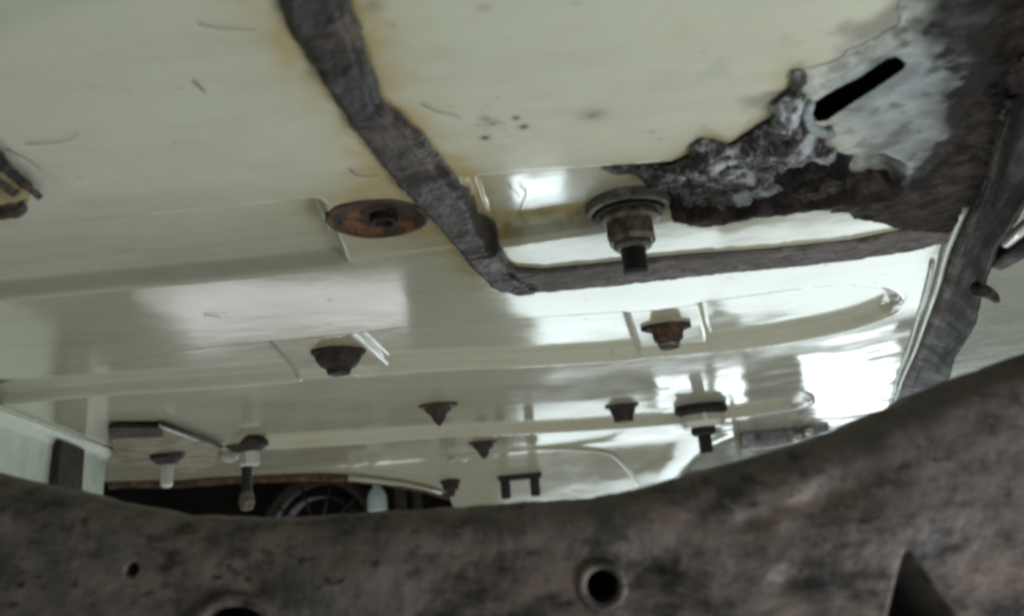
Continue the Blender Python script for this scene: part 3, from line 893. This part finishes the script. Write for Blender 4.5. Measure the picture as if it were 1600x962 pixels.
# ------------------------------------------------------------------ FRAME RAIL in the foreground
rail = empty('frame_rail', (0, .36, 0), 'rough rusty brown frame rail with curved top edge across the foreground', 'frame rail')
YR = .36
TOP = [(-500, 640), (-250, 690), (0, 747), (70, 760), (150, 780), (230, 797), (300, 804), (400, 806), (500, 803), (600, 797), (700, 790), (780, 784), (870, 777),
       (950, 768), (1050, 747), (1150, 722), (1230, 698), (1300, 672), (1360, 648), (1420, 622), (1500, 590), (1600, 553), (1750, 495), (1950, 420)]
def yr(x): return YR - .10 * x          # the rail comes slightly nearer on the right
tp = []
for px, py in TOP:
    d = ray(px, py)
    t = YR / (d[1] + .10 * d[0]); tp.append(d * t)
tp = np.array(tp)
xs_ = np.linspace(tp[0, 0], tp[-1, 0], 900)
sm = smooth_open(tp, 8)
zt = np.interp(xs_, sm[:, 0], sm[:, 2]) + .0016 * (fbm(xs_ * 60, xs_ * 0 + 1, 90, 5) - .5) * 2
prof = [(.070, -.012), (.050, -.004), (.035, 0)]
prof += [(.018 - .018 * math.sin(a) + .0, -.018 + .018 * math.cos(a)) for a in np.linspace(0, math.pi / 2, 14)]
dn = np.linspace(.0195, .24, 190)
prof += [(-.05 * (d - .018), -d) for d in dn]
pr = np.array(prof)
RX = np.repeat(xs_[None, :], len(pr), 0)
RZ = zt[None, :] + pr[:, 1:2]
RY = yr(RX) + pr[:, :1]
rough = .0045 * (fbm(RX * 16, RZ * 22, 91, 4) - .5) + .0012 * (fbm(RX * 110, RZ * 120, 95, 4) - .5)
RY2 = RY + rough
def onrail(px, py):
    d = ray(px, py); t = YR / (d[1] + .10 * d[0]); return d * t
front = sstep(.010, .025, -pr[:, 1:2])
def pit(px, py, rpx, depth, rim=0, ry=1.0):
    c = onrail(px, py); r = rpx / F_PX * YR
    dd = np.sqrt((RX - c[0]) ** 2 + ((RZ - c[2]) / ry) ** 2)
    out = depth * sstep(r, r * .82, dd)
    if rim:
        out = out - rim * np.exp(-((dd - r * 1.2) / (r * .22)) ** 2)
    return out * front
RY2 = RY2 + pit(941, 914, 27, .05, .0) + pit(365, 990, 62, .05, .0, .75) + pit(205, 890, 11, .010) 
def dent(px, py, rx, ry, d):
    c = onrail(px, py); a = rx / F_PX * YR; b_ = ry / F_PX * YR
    wob_ = 1 + .9 * (fbm(RX * 140, RZ * 140, int(px), 3) - .5)
    return d * np.exp(-(((RX - c[0]) / a) ** 2 + ((RZ - c[2]) / b_) ** 2) * wob_) * front
for px, py, r, d in ((1170, 812, 22, .003), (1235, 905, 26, .004), (1290, 770, 40, .003), (700, 850, 60, .002), (1010, 880, 40, .004), (1400, 800, 80, -.004), (560, 900, 90, -.003), (240, 850, 60, .003)):
    RY2 = RY2 + dent(px, py, r, r * .7, d)
# triangular notch on the right
tri = np.array([[onrail(px, py)[0], onrail(px, py)[2]] for px, py in ((1412, 862), (1490, 975), (1560, 1080), (1370, 1080), (1388, 960))])
RY2 = RY2 + .045 * sstep(-.002, .009, sdist(RX, RZ, tri)) * front
grid_mesh('rail_face', RX[::-1], RY2[::-1], RZ[::-1], np.ones((len(pr) - 1, len(xs_) - 1), bool), M['rail'], rail)
rail.location = (0, 0, 0)
# raised collars round the holes
for px, py, r, ry, wdt in ((941, 914, 30, 1.0, .0022), (365, 990, 66, .75, .0030)):
    c = onrail(px, py); rr = r / F_PX * YR
    pts = []
    for k in range(49):
        a = 2 * math.pi * k / 48
        x = c[0] + rr * math.cos(a); z = c[2] + rr * ry * math.sin(a)
        pts.append((x, yr(x) - .05 * -.06 - .0035, z))
    tube('hole_collar', pts, wdt, M['rail'], rail, 10)

# ------------------------------------------------------------------ dark space beyond the far edge
box('dark_backdrop', (-2.6, 3.1, .0), (.45, 3.15, .5), M['void'], None, 0)  # near-black sheet added to stand for the unlit void behind the gap
tag(bpy.data.objects['dark_backdrop'], kind='structure')
wh = empty('spoked_disc', ony(503, 838, 2.75), 'dim dark round disc with pale radial spokes in the gap below the pan', 'disc')
k_ = 2.75 / F_PX
def ring(name, r0, r1, dep, mat, parent, a0=0, a1=2 * math.pi, seg=64):
    vs, fs = [], []
    sec = [(r0, -dep), (r1 - .01, -dep), (r1, -dep + .012), (r1, dep), (r0, dep)]
    for k in range(seg):
        a = 2 * math.pi * k / seg
        for r, y in sec:
            vs.append((r * math.cos(a), y, r * math.sin(a)))
    m_ = len(sec)
    for k in range(seg):
        k2 = (k + 1) % seg
        for j in range(m_):
            j2 = (j + 1) % m_
            fs.append((k * m_ + j, k * m_ + j2, k2 * m_ + j2, k2 * m_ + j))
    return mesh_obj(name, vs, fs, mat, parent, 30)
ring('outer_ring', 78 * k_, 90 * k_, .05, M['darkrust'], wh)
rm = ring('inner_ring', 58 * k_, 64 * k_, .045, M['darkrust'], wh)
for k in range(11):
    a = math.pi * (k + .3) / 11 * 2
    tube('spoke', [(10 * k_ * math.cos(a), -.05, 10 * k_ * math.sin(a)), (84 * k_ * math.cos(a), -.045, 84 * k_ * math.sin(a))], 1.8 * k_, M['darkrust'], wh, 10)
hub = tube('hub', [(0, -.07, 0), (0, .05, 0)], 16 * k_, M['darkrust'], wh, 24)
cpk = empty('milky_bottle', ony(590, 800, 2.6), 'small milky blue bottle glinting in the dark gap', 'bottle')
k_ = 2.6 / F_PX
lathe('bottle_body', [(12 * k_, 0), (15 * k_, 4 * k_), (15 * k_, 22 * k_), (11 * k_, 32 * k_), (6 * k_, 38 * k_)], M['milky'], cpk, 28)
lathe('bottle_neck', [(6 * k_, 38 * k_), (6 * k_, 46 * k_), (5 * k_, 47 * k_)], M['milky'], cpk, 20)
for px, wd in ((628, 16), (655, 12)):
    a_ = ony(px, 835, 2.7)
    o = empty('dark_post', a_, 'dark %s upright post in the gap right of the milky bottle' % ('wide' if wd > 14 else 'narrow'), 'post')
    box('post_shaft', (-wd / 2 * k_, -.02, 0), (wd / 2 * k_, .02, .3), M['darkrust'], o, .004)
    box('post_foot', (-wd * k_, -.03, -.02), (wd * k_, .03, .003), M['darkrust'], o, .004)
